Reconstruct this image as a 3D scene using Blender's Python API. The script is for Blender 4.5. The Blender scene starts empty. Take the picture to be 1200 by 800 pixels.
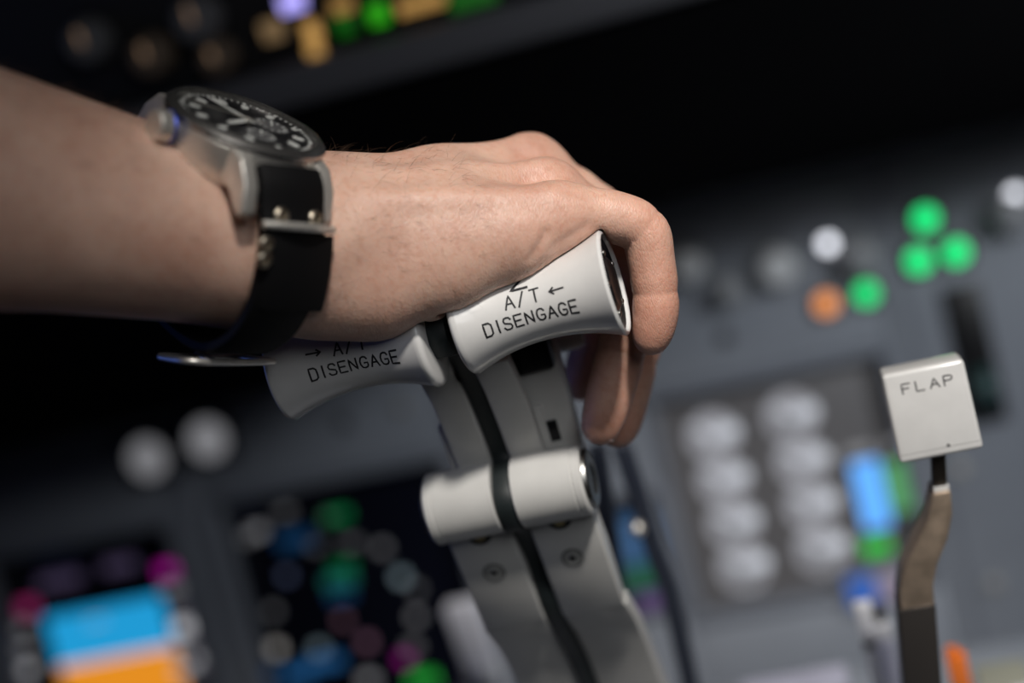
import bpy, bmesh, math, random
import numpy as np
from math import sin, cos, pi, radians, sqrt, atan2
from mathutils import Vector, Matrix
random.seed(7); rng = np.random.default_rng(7)
S = bpy.context.scene; COL = S.collection

# ------------------------------------------------------------------ camera
FPX = 1667.0
_ps, _th, _ro = radians(13), radians(19), radians(17)
CF = np.array([-sin(_ps)*cos(_th), cos(_ps)*cos(_th), -sin(_th)])
_r = np.array([cos(_ps), sin(_ps), 0]); _u = np.cross(_r, CF)
CR = _r*cos(_ro) - _u*sin(_ro); CU = _u*cos(_ro) + _r*sin(_ro)
def ray(px, py): return CF + CR*(px-600)/FPX - CU*(py-400)/FPX
CAM = -ray(520, 390)*0.476
def pix(px, py, d): return CAM + ray(px, py)*d                    # a point at a known depth
def hit_y(px, py, y):
    q = ray(px, py); return CAM + q*((y-CAM[1])/q[1])
def hit_z(px, py, z):
    q = ray(px, py); return CAM + q*((z-CAM[2])/q[2])
cd = bpy.data.cameras.new('camera'); cam = bpy.data.objects.new('camera', cd); COL.objects.link(cam)
cam.matrix_world = Matrix(((CR[0], CU[0], -CF[0], CAM[0]), (CR[1], CU[1], -CF[1], CAM[1]), (CR[2], CU[2], -CF[2], CAM[2]), (0, 0, 0, 1)))
cd.sensor_width = 36; cd.lens = FPX/1200*36; cd.clip_start = .02
cd.dof.use_dof = True; cd.dof.focus_distance = .467; cd.dof.aperture_fstop = 2.75
S.camera = cam

# ------------------------------------------------------------------ light and exposure
W = bpy.data.worlds.new('world'); S.world = W; W.use_nodes = True
W.node_tree.nodes['Background'].inputs[0].default_value = (.8, .85, 1, 1)
W.node_tree.nodes['Background'].inputs[1].default_value = .006
S.view_settings.view_transform = 'Standard'; S.view_settings.look = 'None'
S.view_settings.exposure = 0; S.view_settings.gamma = 1
def area(name, loc, target, size, power, color, sy=None):
    l = bpy.data.lights.new(name, 'AREA'); l.energy = power; l.color = color; l.size = size
    if sy: l.shape = 'RECTANGLE'; l.size_y = sy
    o = bpy.data.objects.new(name, l); COL.objects.link(o); o.location = loc
    o.rotation_euler = (Vector(target)-Vector(loc)).to_track_quat('-Z', 'Y').to_euler(); return o
def spot(name, loc, target, cone, blend, power, color, rad):
    l = bpy.data.lights.new(name, 'SPOT'); l.energy = power; l.color = color; l.spot_size = radians(cone); l.spot_blend = blend; l.shadow_soft_size = rad
    o = bpy.data.objects.new(name, l); COL.objects.link(o); o.location = loc
    o.rotation_euler = (Vector(target)-Vector(loc)).to_track_quat('-Z', 'Y').to_euler(); return o
spot('map_light', (.38, -.40, .78), (.12, .02, -.02), 32, 1, 45, (1, .95, .89), .05)            # overhead map light on the levers
area('dome_light', (.50, -.62, .52), (.15, .5, -.25), .45, 1.8, (.95, .97, 1))               # soft cabin light behind the seats
spot('panel_fill', (.88, -.15, .33), (.22, .56, -.26), 52, 1, 24, (.90, .95, 1), .12)             # added fill that brightens the panel, no known lamp there
sw = area('side_window_daylight', (-1.02, -.05, .10), (-.05, 0, 0), .35, .05, (.12, .25, 1)); sw.data.spread = radians(50)           # dusk through the side window

# ------------------------------------------------------------------ materials
MAT = {}
def mat(name, col, rough=.5, metal=0, emit=None, es=0, bump=0, bscale=400, var=0, vscale=60, sss=0, coat=0, spec=None):
    if name in MAT: return MAT[name]
    m = bpy.data.materials.new(name); m.use_nodes = True; nt = m.node_tree
    b = nt.nodes['Principled BSDF']; I = b.inputs
    I['Base Color'].default_value = (*col, 1); I['Roughness'].default_value = rough; I['Metallic'].default_value = metal
    if coat: I['Coat Weight'].default_value = coat; I['Coat Roughness'].default_value = .08
    if spec is not None: I['Specular IOR Level'].default_value = spec
    if emit: I['Emission Color'].default_value = (*emit, 1); I['Emission Strength'].default_value = es
    tc = nt.nodes.new('ShaderNodeTexCoord')
    if var:
        n = nt.nodes.new('ShaderNodeTexNoise'); n.inputs['Scale'].default_value = vscale; n.inputs['Detail'].default_value = 5
        nt.links.new(tc.outputs['Object'], n.inputs['Vector'])
        r = nt.nodes.new('ShaderNodeValToRGB')
        r.color_ramp.elements[0].position = .3; r.color_ramp.elements[1].position = .7
        r.color_ramp.elements[0].color = (*[c*(1-var) for c in col], 1); r.color_ramp.elements[1].color = (*[min(1, c*(1+var)) for c in col], 1)
        nt.links.new(n.outputs['Fac'], r.inputs['Fac']); nt.links.new(r.outputs['Color'], I['Base Color'])
    if bump:
        n = nt.nodes.new('ShaderNodeTexNoise'); n.inputs['Scale'].default_value = bscale; n.inputs['Detail'].default_value = 3
        nt.links.new(tc.outputs['Object'], n.inputs['Vector'])
        bp = nt.nodes.new('ShaderNodeBump'); bp.inputs['Strength'].default_value = bump; bp.inputs['Distance'].default_value = .0004
        nt.links.new(n.outputs['Fac'], bp.inputs['Height']); nt.links.new(bp.outputs['Normal'], I['Normal'])
    MAT[name] = m; return m
def glow(col, s):
    return mat('glow_%s_%.2f' % ('_'.join('%.2f' % c for c in col), s), tuple(c*.3 for c in col), .4, emit=col, es=s)
KNOB = mat('knob_enamel', (.65, .645, .635), .26, coat=.3, var=.04, vscale=90)
PAINT = mat('lever_paint', (.56, .555, .535), .34, var=.05, vscale=70, bump=.05, bscale=900)
GAPDARK = mat('dark_gap_fill', (.012, .017, .018), .5, var=.2)
INK = mat('black_engraving', (.012, .012, .014), .6)
BLACK = mat('black_plastic', (.006, .006, .007), .35)
STEEL = mat('brushed_steel', (.72, .69, .64), .42, .78, var=.08, vscale=300)
DARKSTEEL = mat('dark_steel', (.25, .25, .24), .35, 1)
SCREWM = mat('painted_screw', (.42, .42, .40), .4, .3)
LEATHER = mat('black_leather', (.0022, .0022, .0028), .7, bump=.25, bscale=900, spec=.18)
PAD = mat('glareshield_padding', (.0025, .0025, .003), .9, bump=.3, bscale=200, spec=.05)
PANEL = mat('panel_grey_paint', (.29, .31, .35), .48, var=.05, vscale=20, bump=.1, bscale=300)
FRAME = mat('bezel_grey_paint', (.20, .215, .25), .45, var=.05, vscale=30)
SCREEN = mat('display_glass', (.006, .007, .014), .16)
SCREENG = mat('display_glass_glare', (.17, .162, .165), .4)  # reflected glare put into the grey of the glass

# ------------------------------------------------------------------ mesh helpers
def tag(o, label=None, cat=None, group=None, kind=None):
    if label: o['label'] = label
    if cat: o['category'] = cat
    if group: o['group'] = group
    if kind: o['kind'] = kind
    return o
def empty(name, loc=(0, 0, 0), M=None):
    o = bpy.data.objects.new(name, None); COL.objects.link(o); o.empty_display_size = .01
    if M is not None: o.matrix_world = M
    else: o.location = loc
    return o
def link(name, me, m, parent=None, smooth=True, M=None):
    o = bpy.data.objects.new(name, me); COL.objects.link(o)
    if m and not me.materials: me.materials.append(m)
    if smooth:
        for p in me.polygons: p.use_smooth = True
        if smooth != 'all':
            me.set_sharp_from_angle(angle=radians(smooth if smooth is not True else 38))
    if parent is not None: o.parent = parent
    if M is not None: o.matrix_local = M
    return o
def mesh(name, v, f, m, parent=None, smooth=True, M=None):
    me = bpy.data.meshes.new(name); me.from_pydata([tuple(map(float, p)) for p in v], [], f); me.update()
    bm = bmesh.new(); bm.from_mesh(me); bmesh.ops.recalc_face_normals(bm, faces=bm.faces); bm.to_mesh(me); bm.free()
    return link(name, me, m, parent, smooth, M)
def from_bm(name, bm, m, parent=None, smooth=True, M=None):
    bmesh.ops.recalc_face_normals(bm, faces=bm.faces)
    me = bpy.data.meshes.new(name); bm.to_mesh(me); bm.free(); return link(name, me, m, parent, smooth, M)
def bevel(bm, w, seg=3, ang=30):
    e = [x for x in bm.edges if len(x.link_faces) == 2 and x.calc_face_angle(0) > radians(ang)]
    if e and w > 0: bmesh.ops.bevel(bm, geom=e, offset=w, segments=seg, profile=.5, affect='EDGES', clamp_overlap=True)
def frame3(o, x, y, z):
    return Matrix(((x[0], y[0], z[0], o[0]), (x[1], y[1], z[1], o[1]), (x[2], y[2], z[2], o[2]), (0, 0, 0, 1)))
def box(name, lo, hi, m, parent=None, bev=.001, seg=2, M=None):
    bm = bmesh.new(); bmesh.ops.create_cube(bm, size=1)
    for v in bm.verts: v.co = Vector([(lo[i]+hi[i])/2+v.co[i]*(hi[i]-lo[i]) for i in range(3)])
    bevel(bm, bev, seg); return from_bm(name, bm, m, parent, True, M)
def prism(name, poly, a, b, place, m, parent=None, bev=.0008, seg=3, M=None, ang=30):
    """poly: list of 2d points; place(p, t) -> 3d, t in (a, b)"""
    bm = bmesh.new(); A = [bm.verts.new(place(p, a)) for p in poly]; B = [bm.verts.new(place(p, b)) for p in poly]; n = len(poly)
    bm.faces.new(A); bm.faces.new(B[::-1])
    for i in range(n): bm.faces.new((A[i], B[i], B[(i+1) % n], A[(i+1) % n]))
    bmesh.ops.recalc_face_normals(bm, faces=bm.faces)
    bevel(bm, bev, seg, ang); return from_bm(name, bm, m, parent, True, M)
def lathe(name, prof, m, parent=None, seg=48, axis='x', M=None, smooth=30, caps=True):
    """prof: (t along axis, radius)"""
    v = []; f = []
    for t, r in prof:
        for k in range(seg):
            a = 2*pi*k/seg
            p = (t, r*cos(a), r*sin(a)); v.append(p if axis == 'x' else (p[1], p[2], p[0]))
    n = len(prof)
    for i in range(n-1):
        for k in range(seg):
            k2 = (k+1) % seg; f.append((i*seg+k, i*seg+k2, (i+1)*seg+k2, (i+1)*seg+k))
    if caps: f.append(tuple(range(seg))[::-1]); f.append(tuple((n-1)*seg+k for k in range(seg)))
    return mesh(name, v, f, m, parent, smooth, M)
def spline(pts, n=8, closed=False):
    P = [np.array(p, float) for p in pts]; out = []; N = len(P)
    for i in range(N if closed else N-1):
        if closed: p0, p1, p2, p3 = P[i-1], P[i], P[(i+1) % N], P[(i+2) % N]
        else: p0, p1, p2, p3 = P[max(i-1, 0)], P[i], P[i+1], P[min(i+2, N-1)]
        for k in range(n):
            t = k/n
            out.append(.5*((2*p1)+(p2-p0)*t+(2*p0-5*p1+4*p2-p3)*t*t+(3*p1-p0-3*p2+p3)*t**3))
    if not closed: out.append(P[-1])
    return out
def tube(name, pts, r, m, parent=None, seg=10, closed=False, flat=None, M=None):
    P = [np.array(p, float) for p in pts]; n = len(P); v = []; f = []
    up = np.array([.13, .2, .97])
    for i in range(n):
        if closed: t = P[(i+1) % n]-P[i-1]
        else: t = P[min(i+1, n-1)]-P[max(i-1, 0)]
        t = t/(np.linalg.norm(t)+1e-12); a = np.cross(up, t); a /= np.linalg.norm(a)+1e-12; b = np.cross(t, a)
        ri = r[i] if hasattr(r, '__len__') else r
        for k in range(seg):
            q = 2*pi*k/seg; v.append(P[i]+a*cos(q)*ri+b*sin(q)*ri)
    for i in range(n if closed else n-1):
        j = (i+1) % n
        for k in range(seg):
            k2 = (k+1) % seg; f.append((i*seg+k, i*seg+k2, j*seg+k2, j*seg+k))
    if not closed: f.append(tuple(range(seg))[::-1]); f.append(tuple((n-1)*seg+k for k in range(seg)))
    return mesh(name, v, f, m, parent, True, M)
def disc(name, c, x, y, z, r, h, m, parent=None, seg=24, dome=0):
    """short cylinder standing on c along z, with a softened edge"""
    M = frame3(c, x, y, z)
    pr = [(0, r), (h*.7, r), (h*.93, r*.95), (h, r*.86)]
    if dome: pr += [(h+dome*.6, r*.6), (h+dome*.9, r*.3), (h+dome, r*.02)]
    o = lathe(name, pr, m, parent, seg, 'z'); o.matrix_local = M; return o

# ------------------------------------------------------------------ stroke lettering
GL = {'A': [[(0, 0), (.5, 1), (1, 0)], [(.2, .36), (.8, .36)]], '/': [[(.1, -.05), (.75, 1.05)]], 'T': [[(.5, 0), (.5, 1)], [(0, 1), (1, 1)]],
 'D': [[(0, 0), (0, 1), (.62, 1), (.88, .85), (.92, .5), (.88, .15), (.62, 0), (0, 0)]], 'I': [[(.3, 0), (.3, 1)]],
 'S': [[(.9, .82), (.75, .97), (.5, 1), (.2, .97), (.05, .78), (.15, .58), (.5, .5), (.85, .42), (.95, .22), (.8, .03), (.5, 0), (.2, .03), (.02, .2)]],
 'E': [[(.9, 0), (0, 0), (0, 1), (.9, 1)], [(0, .52), (.75, .52)]], 'N': [[(0, 0), (0, 1), (.9, 0), (.9, 1)]],
 'G': [[(.92, .8), (.75, .96), (.5, 1), (.2, .93), (.03, .65), (.03, .35), (.2, .07), (.5, 0), (.8, .05), (.95, .2), (.95, .45), (.55, .45)]],
 'F': [[(0, 0), (0, 1), (.9, 1)], [(0, .52), (.7, .52)]], 'L': [[(0, 1), (0, 0), (.85, 0)]],
 'P': [[(0, 0), (0, 1), (.65, 1), (.9, .88), (.92, .72), (.85, .57), (.65, .5), (0, .5)]],
 '2': [[(.05, .75), (.15, .93), (.45, 1), (.75, .95), (.9, .75), (.8, .52), (.05, .02), (.95, .02)]],
 '<': [[(0, .5), (1.5, .5)], [(.42, .78), (0, .5), (.42, .22)]], '>': [[(0, .5), (1.5, .5)], [(1.08, .78), (1.5, .5), (1.08, .22)]]}
ADV = {'I': .6, '<': 1.9, '>': 1.9, '/': 1.15}
def lettering(name, text, h, w, surf, m, parent, stroke=.00055, gap=.36):
    """surf(u, s) -> point, normal : u along the line, s up"""
    tot = sum((ADV.get(c, 1)+gap)*w for c in text)-gap*w
    x0 = -tot/2; v = []; f = []
    for c in text:
        for st in GL[c]:
            st = [np.array((x0+p[0]*w, (p[1]-.5)*h)) for p in st]
            fine = [st[0]]
            for a, b in zip(st, st[1:]):
                k = max(1, int(np.linalg.norm(b-a)/(.0007)))
                fine += [a+(b-a)*(j+1)/k for j in range(k)]
            L = []
            for i, p in enumerate(fine):
                t = fine[min(i+1, len(fine)-1)]-fine[max(i-1, 0)]; t = t/(np.linalg.norm(t)+1e-12); nn = np.array((-t[1], t[0]))
                e = stroke/2
                if i == 0: p = p-t*e*.8
                if i == len(fine)-1: p = p+t*e*.8
                for q in (p-nn*e, p+nn*e):
                    P, N = surf(*q); L.append(len(v)); v.append(np.array(P)+np.array(N)*.00007)
            for i in range(0, len(L)-2, 2): f.append((L[i], L[i+1], L[i+3], L[i+2]))
        x0 += (ADV.get(c, 1)+gap)*w
    return mesh(name, v, f, m, parent, False)

# ------------------------------------------------------------------ panel plane
PT = radians(14); PN = np.array([0, -cos(PT), sin(PT)]); PV = np.array([0, sin(PT), cos(PT)]); PX = np.array([1., 0, 0])
P0 = CAM + ray(600, 500)*1.09
def on_panel(px, py, off=0):
    q = ray(px, py); t = ((P0+PN*off-CAM) @ PN)/(q @ PN); p = CAM+q*t-P0
    return np.array((p @ PX, p @ PV))
def PP(u, v, off=0): return P0 + PX*u + PV*v + PN*off
PM = frame3(P0, PX, PV, PN)          # local x = along the panel, y = up the panel, z = out of the panel

# setting
fl = box('floor', (-1.6, -1.6, -.82), (1.6, 1.2, -.80), mat('floor_carpet', (.02, .02, .022), .9, bump=.4, bscale=150), bev=0); tag(fl, kind='structure')
WALL = mat('cockpit_lining', (.05, .05, .052), .8, var=.1, vscale=8)
for n, lo, hi in (('wall_left', (-1.25, -1.6, -.8), (-1.2, 1.2, 1.3)), ('wall_right', (1.2, -1.6, -.8), (1.25, 1.2, 1.3)), ('wall_back', (-1.2, -1.6, -.8), (1.2, -1.55, 1.3)), ('wall_front', (-1.2, 1.15, -.8), (1.2, 1.2, 1.3)), ('ceiling', (-1.25, -1.6, 1.3), (1.25, 1.2, 1.35))):
    tag(box(n, lo, hi, WALL, bev=0), kind='structure')
wn = empty('window_1', (-1.2, -.05, .25)); tag(wn, kind='structure')
box('window_frame', (0, -.34, -.30), (.02, .34, .30), FRAME, wn, .01); box('window_pane', (.02, -.30, -.26), (.024, .30, .26), glow((.12, .25, 1), .15), wn, 0)
TOPV = .17
ip = empty('instrument_panel', M=PM)
tag(ip, 'grey painted main instrument panel under the black glareshield', 'panel')
U0, U1, V0 = -.80, .75, -.236
# bays cut out for displays: panel is built from strips around them
bays = [(-.478, -.292, -.205, -.012), (-.262, -.052, -.215, -.005), (.100, .287, -.180, .004)]
xs = [U0]+[b for bb in bays for b in bb[:2]]+[U1]
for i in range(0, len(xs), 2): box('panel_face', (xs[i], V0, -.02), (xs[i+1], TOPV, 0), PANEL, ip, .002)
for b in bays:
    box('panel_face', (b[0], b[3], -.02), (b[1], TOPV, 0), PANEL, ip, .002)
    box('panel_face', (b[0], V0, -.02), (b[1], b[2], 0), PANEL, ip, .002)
# raised seams and quarter-turn fasteners
for u in (-.277, -.02, .305, .43):
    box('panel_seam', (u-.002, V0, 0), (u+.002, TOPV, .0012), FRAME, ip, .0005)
for (px, py) in ((403, 495), (470, 478), (1165, 685), (1125, 550), (850, 395), (745, 700)):
    u, v = on_panel(px, py)
    disc('fastener', (u, v, 0), (1, 0, 0), (0, 1, 0), (0, 0, 1), .0055, .002, mat('fastener_dark', (.03, .03, .03), .4) if px in (403, 850) else STEEL, ip, 16)

def display(bay, label, name='display_unit', glare=False):
    u0, u1, v0, v1 = bay; c = ((u0+u1)/2, (v0+v1)/2)
    e = empty(name, M=PM @ Matrix.Translation((c[0], c[1], 0))); tag(e, label, 'display')
    hw, hh = (u1-u0)/2, (v1-v0)/2; t = .009
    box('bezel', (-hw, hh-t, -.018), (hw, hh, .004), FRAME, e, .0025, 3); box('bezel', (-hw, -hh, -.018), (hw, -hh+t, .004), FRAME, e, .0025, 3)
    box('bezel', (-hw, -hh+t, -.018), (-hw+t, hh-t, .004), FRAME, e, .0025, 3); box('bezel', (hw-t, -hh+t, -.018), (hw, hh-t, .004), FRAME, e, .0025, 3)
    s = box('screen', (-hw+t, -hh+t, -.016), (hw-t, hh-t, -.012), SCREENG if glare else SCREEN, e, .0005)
    return e, s, c
def sym_rect(s, c, px0, py0, px1, py1, m, name='screen_field'):
    """flat lit field on a screen, given by two opposite corners in the photograph"""
    a = on_panel(px0, py0, -.012)-c; b = on_panel(px1, py1, -.012)-c
    return box(name, (min(a[0], b[0]), min(a[1], b[1]), -.0119), (max(a[0], b[0]), max(a[1], b[1]), -.0117), m, s, 0)
def symbols(s, c, L, ex=.004, name='screen_symbol'):
    for (px, py, col, st, w, h) in L:
        u, v = on_panel(px, py, -.012)-c
        box(name, (u-w/2, v-h/2, -.0119), (u+w/2, v+h/2, -.0116), glow(col, st), s, 0)

# attitude display
e, s, c = display(bays[0], 'flight display with cyan sky field over orange ground field', 'attitude_display')
a = on_panel(52, 724, -.012)-c; b = on_panel(186, 690, -.012)-c; g = on_panel(120, 772, -.012)-c
box('sky_field', (a[0], g[1], -.0119), (b[0], a[1], -.0117), glow((.02, .42, .85), .75), s, 0)
box('ground_field', (a[0], g[1]-.045, -.0119), (b[0], g[1], -.0117), glow((.95, .33, .02), .8), s, 0)
box('horizon_line', (a[0], g[1]-.001, -.0117), (b[0], g[1]+.001, -.0115), glow((.8, .8, .8), .8), s, 0)
sym_rect(s, c, 20, 740, 40, 798, mat('tape_grey', (.05, .05, .06), .4, emit=(.05, .045, .06), es=.8), 'speed_tape')
sym_rect(s, c, 200, 700, 240, 795, mat('tape_grey', (.05, .05, .06), .4), 'altitude_tape')
W_ = (.85, .85, .9); MG = (.75, .02, .55)
symbols(s, c, [(33, 712, (.6, .05, .25), 0.40, .016, .012), (30, 760, W_, 0.28, .012, .006), (32, 785, W_, 0.48, .012, .01), (28, 735, W_, 0.16, .01, .01),
 (197, 668, MG, 0.45, .018, .010), (203, 690, W_, 0.20, .018, .008), (214, 735, W_, 0.72, .014, .012), (206, 758, W_, 0.40, .010, .008), (232, 772, W_, 0.48, .010, .008), (215, 785, W_, 0.40, .018, .008),
 (70, 680, (.2, .15, .3), 0.20, .04, .01), (140, 662, (.2, .15, .3), 0.20, .03, .01), (113, 728, W_, 0.40, .016, .002)])
# navigation display
e, s, c = display(bays[1], 'navigation display full of small coloured symbols on black glass', 'navigation_display')
G_ = (.02, .75, .22); T_ = (.05, .6, .5); B_ = (.05, .3, .8); K_ = (.7, .25, .6); LC = (.6, .8, .9)
symbols(s, c, [(302, 622, W_, 0.215, .012, .008), (290, 630, W_, 0.091, .01, .006), (334, 600, W_, 0.091, .012, .006), (394, 604, G_, 0.130, .022, .008), (384, 606, W_, 0.072, .008, .006), (370, 640, W_, 0.046, .01, .006),
 (412, 636, W_, 0.058, .014, .006), (448, 642, W_, 0.111, .009, .007), (470, 676, LC, 0.267, .009, .008), (488, 690, W_, 0.058, .008, .006), (336, 674, (.4, .5, .9), 0.111, .008, .007), (320, 716, W_, 0.091, .008, .007),
 (398, 680, T_, 0.098, .026, .010), (402, 664, G_, 0.091, .018, .008), (400, 698, B_, 0.091, .02, .006), (488, 722, W_, 0.130, .009, .007), (402, 726, (.8, .4, .55), 0.111, .008, .007), (430, 752, (.8, .4, .6), 0.143, .009, .008),
 (474, 772, MG, 0.267, .01, .008), (484, 758, W_, 0.072, .01, .008), (324, 760, (1, .95, .9), 0.319, .009, .009), (374, 760, LC, 0.182, .01, .008), (380, 776, B_, 0.195, .032, .010), (348, 790, B_, 0.215, .024, .010), (432, 796, W_, 0.215, .012, .008),
 (496, 796, (.05, .9, .1), 0.319, .022, .010), (345, 632, B_, 0.058, .03, .012), (310, 790, B_, 0.072, .02, .01)])
# engine display
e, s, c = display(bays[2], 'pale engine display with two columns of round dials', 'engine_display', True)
dialm = glow((.42, .43, .46), .18); dialw = glow((.75, .78, .85), .75)
col1 = [(835, 510), (850, 560), (860, 615), (868, 665)]; col2 = [(935, 492), (935, 540), (950, 590), (958, 640)]
for cc in (col1, col2):
    for k in range(4):
        u, v = np.array([on_panel(*p, -.012) for p in cc]).mean(0)-c; v += (1.5-k)*.0345
        d = disc('dial', (u, v, -.0121), (1, 0, 0), (0, 1, 0), (0, 0, 1), .019, .0005, dialm, e, 32)
        lathe('dial_ring', [(0, .0160), (.0003, .0160), (.0003, .0182), (0, .0182)], glow((.6, .6, .65), .5), d, 32, 'z', M=Matrix.Translation((0, 0, .0005)))
        box('dial_reading', (.004, -.003, .0005), (.020, .006, .0009), dialw, d, 0)
        box('dial_pointer', (-.001, -.001, .0005), (.001, .015, .0008), dialw, d, 0, M=Matrix.Rotation(.9, 4, 'Z'))
a = on_panel(995, 548, -.012)-c; b = on_panel(1042, 625, -.012)-c; q0 = on_panel(1010, 575, -.012)-c
box('blue_bar', (q0[0]-.004, q0[1]-.030, -.0119), (q0[0]+.016, q0[1]+.022, -.0116), glow((.12, .42, 1), 1.1), s, 0)
q1 = on_panel(1027, 640, -.012)-c
box('green_bar', (q1[0]-.010, q1[1]-.006, -.0119), (q1[0]+.010, q1[1]+.006, -.0116), glow((.03, .6, .06), .8), s, 0)
q2 = on_panel(1052, 565, -.012)-c
box('pale_green_bar', (q2[0]-.008, q2[1]-.022, -.0119), (q2[0]+.008, q2[1]+.016, -.0116), glow((.15, .55, .2), .6), s, 0)
q3 = on_panel(1000, 480, -.012)-c
for k in range(3): box('caption', (q3[0]-.04+k*.028, q3[1]-.035, -.0119), (q3[0]-.022+k*.028, q3[1]-.028, -.0117), glow((.6, .6, .62), .3), s, 0)
# small blue module under the engine display
u, v = on_panel(1020, 690)
e = empty('selector_module', M=PM @ Matrix.Translation((u, v, 0))); tag(e, 'blue lit selector module below the engine display', 'module')
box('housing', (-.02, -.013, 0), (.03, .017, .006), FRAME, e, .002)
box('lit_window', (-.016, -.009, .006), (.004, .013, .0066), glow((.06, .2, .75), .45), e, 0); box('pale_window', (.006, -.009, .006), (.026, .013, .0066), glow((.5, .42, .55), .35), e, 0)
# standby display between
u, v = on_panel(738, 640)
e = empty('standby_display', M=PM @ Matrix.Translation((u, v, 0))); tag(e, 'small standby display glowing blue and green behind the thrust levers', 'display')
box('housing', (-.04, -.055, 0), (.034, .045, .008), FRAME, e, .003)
sc = box('screen', (-.035, -.05, .008), (.029, .04, .0088), SCREEN, e, 0)
box('blue_field', (-.030, -.012, .0088), (.026, .026, .0092), glow((.10, .24, .5), .22), sc, 0); box('green_field', (-.030, -.032, .0088), (.020, -.014, .0092), glow((.06, .28, .17), .18), sc, 0)
box('violet_field', (-.005, -.048, .0088), (.026, -.036, .0092), glow((.25, .15, .4), .25), sc, 0)

# lamps on the panel, and bright spots built like lamps
def lamp(px, py, r, col, st, label, cat='indicator light', group=None):
    u, v = on_panel(px, py)
    e = empty('indicator_light', M=PM @ Matrix.Translation((u, v, 0))); tag(e, label, cat, group)
    box('bezel', (-r*1.25, -r*1.25, 0), (r*1.25, r*1.25, .004), BLACK, e, .001)
    disc('lens', (0, 0, .004), (1, 0, 0), (0, 1, 0), (0, 0, 1), r, .002, glow(col, st), e, 24, .001)
GR = (.01, .85, .22)
lamp(1084, 256, .0082, GR, 1.4, 'green landing gear light at the top of the triangle of three')
lamp(1076, 305, .0082, GR, 1.4, 'green landing gear light at the lower left of the triangle of three')
lamp(1120, 295, .0082, GR, 1.4, 'green landing gear light at the lower right of the triangle of three')
lamp(1015, 343, .0078, GR, 1.2, 'green light touching the amber light below the knob')
lamp(968, 355, .0078, (1, .36, .12), 1.0, 'amber orange light beside a green one')
def panel_knob(px, py, r, label, m, base=True, ptr=True):
    u, v = on_panel(px, py)
    e = empty('rotary_selector', M=PM @ Matrix.Translation((u, v, 0))); tag(e, label, 'selector')
    disc('skirt', (0, 0, 0), (1, 0, 0), (0, 1, 0), (0, 0, 1), r*1.4, .004, KG, e, 28)
    bm = lathe('grip', [(.004, r), (.016, r*.92), (.019, r*.82), (.0205, r*.6)], m, e, 16, 'z')
    if ptr: box('pointer', (-.001, 0, .0205), (.001, r*.8, .021), glow((.9, .9, .9), .2), e, 0)
KG = mat('grey_knob', (.30, .31, .33), .4); KW = mat('white_knob', (.85, .86, .87), .35); KG = mat('grey_knob', (.30, .31, .33), .4)
panel_knob(910, 312, .014, 'pale grey selector knob on the panel beside the white glint', KW)
panel_knob(808, 310, .012, 'pale grey selector knob on the panel near the pilot\'s fingers', KW)
lamp(176, 536, .016, (.75, .75, .8), .22, 'dim round white light on the dark side panel, farther from the navigation display')
lamp(246, 514, .016, (.75, .75, .8), .24, 'dim round white light on the dark side panel, nearer the navigation display')
lamp(970, 285, .0052, (.9, .92, 1), 2.4, 'round white glint painted as a glowing disc beside the pale grey knob')  # specular glint drawn as a glowing lens, no lamp stands here
lamp(1188, 228, .0052, (.9, .92, 1), 2.2, 'round white glowing disc beside the grey knob beyond the gear lights')  # small white speckle drawn as a glowing disc
panel_knob(1005, 300, .013, 'grey knob right behind the white glint', KG)
panel_knob(855, 340, .010, 'small grey knob above the engine display', KG)
panel_knob(1180, 250, .013, 'grey knob beyond the three green gear lights', KG)
# landing gear lever slot
u0_, v0_ = on_panel(1128, 350); u1_, v1_ = on_panel(1155, 480)
e = empty('gear_lever_slot', M=PM @ Matrix.Translation(((u0_+u1_)/2, (v0_+v1_)/2, 0))); tag(e, 'black upright landing gear lever slot with a dark teal handle', 'lever')
h_ = abs(v0_-v1_)/2+.01
box('slot', (-.014, -h_, 0), (.014, h_, .002), BLACK, e, .001)
box('lever_stem', (-.004, -h_*.5, .002), (.004, -h_*.2, .03), DARKSTEEL, e, .001)
disc('lever_wheel', (-.006, -h_*.35, .034), (0, 1, 0), (0, 0, 1), (1, 0, 0), .013, .012, mat('teal_plastic', (.02, .06, .06), .4), e, 24)

# lower ledge and forward pedestal below the panel
LB = PP(0, V0, 0)
LED_ = mat('ledge_paint', (.24, .25, .30), .42, var=.06, vscale=30)
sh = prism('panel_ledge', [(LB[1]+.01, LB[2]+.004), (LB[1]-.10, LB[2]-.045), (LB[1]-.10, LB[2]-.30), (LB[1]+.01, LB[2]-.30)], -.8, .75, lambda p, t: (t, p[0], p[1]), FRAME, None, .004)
tag(sh, 'dark grey ledge running under the instrument panel', 'ledge')
# throttle pedestal
pd = empty('pedestal', (0.05, .1, -.80)); tag(pd, 'grey centre pedestal that carries the thrust levers', 'pedestal')
def pbox(n, lo, hi, m, b=.004): return box(n, [lo[0]-.05, lo[1]-.1, lo[2]+.8], [hi[0]-.05, hi[1]-.1, hi[2]+.8], m, pd, b, 3)
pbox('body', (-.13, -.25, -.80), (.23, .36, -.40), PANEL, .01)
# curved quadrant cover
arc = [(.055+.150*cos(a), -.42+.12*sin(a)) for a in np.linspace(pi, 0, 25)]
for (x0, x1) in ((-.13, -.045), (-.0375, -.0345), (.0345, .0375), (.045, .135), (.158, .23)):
    o = prism('quadrant_cover', [(y-.1, z+.8) for y, z in arc], x0-.05, x1-.05, lambda p, t: (t, p[0], p[1]), PANEL, pd, .001, 2)

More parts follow.
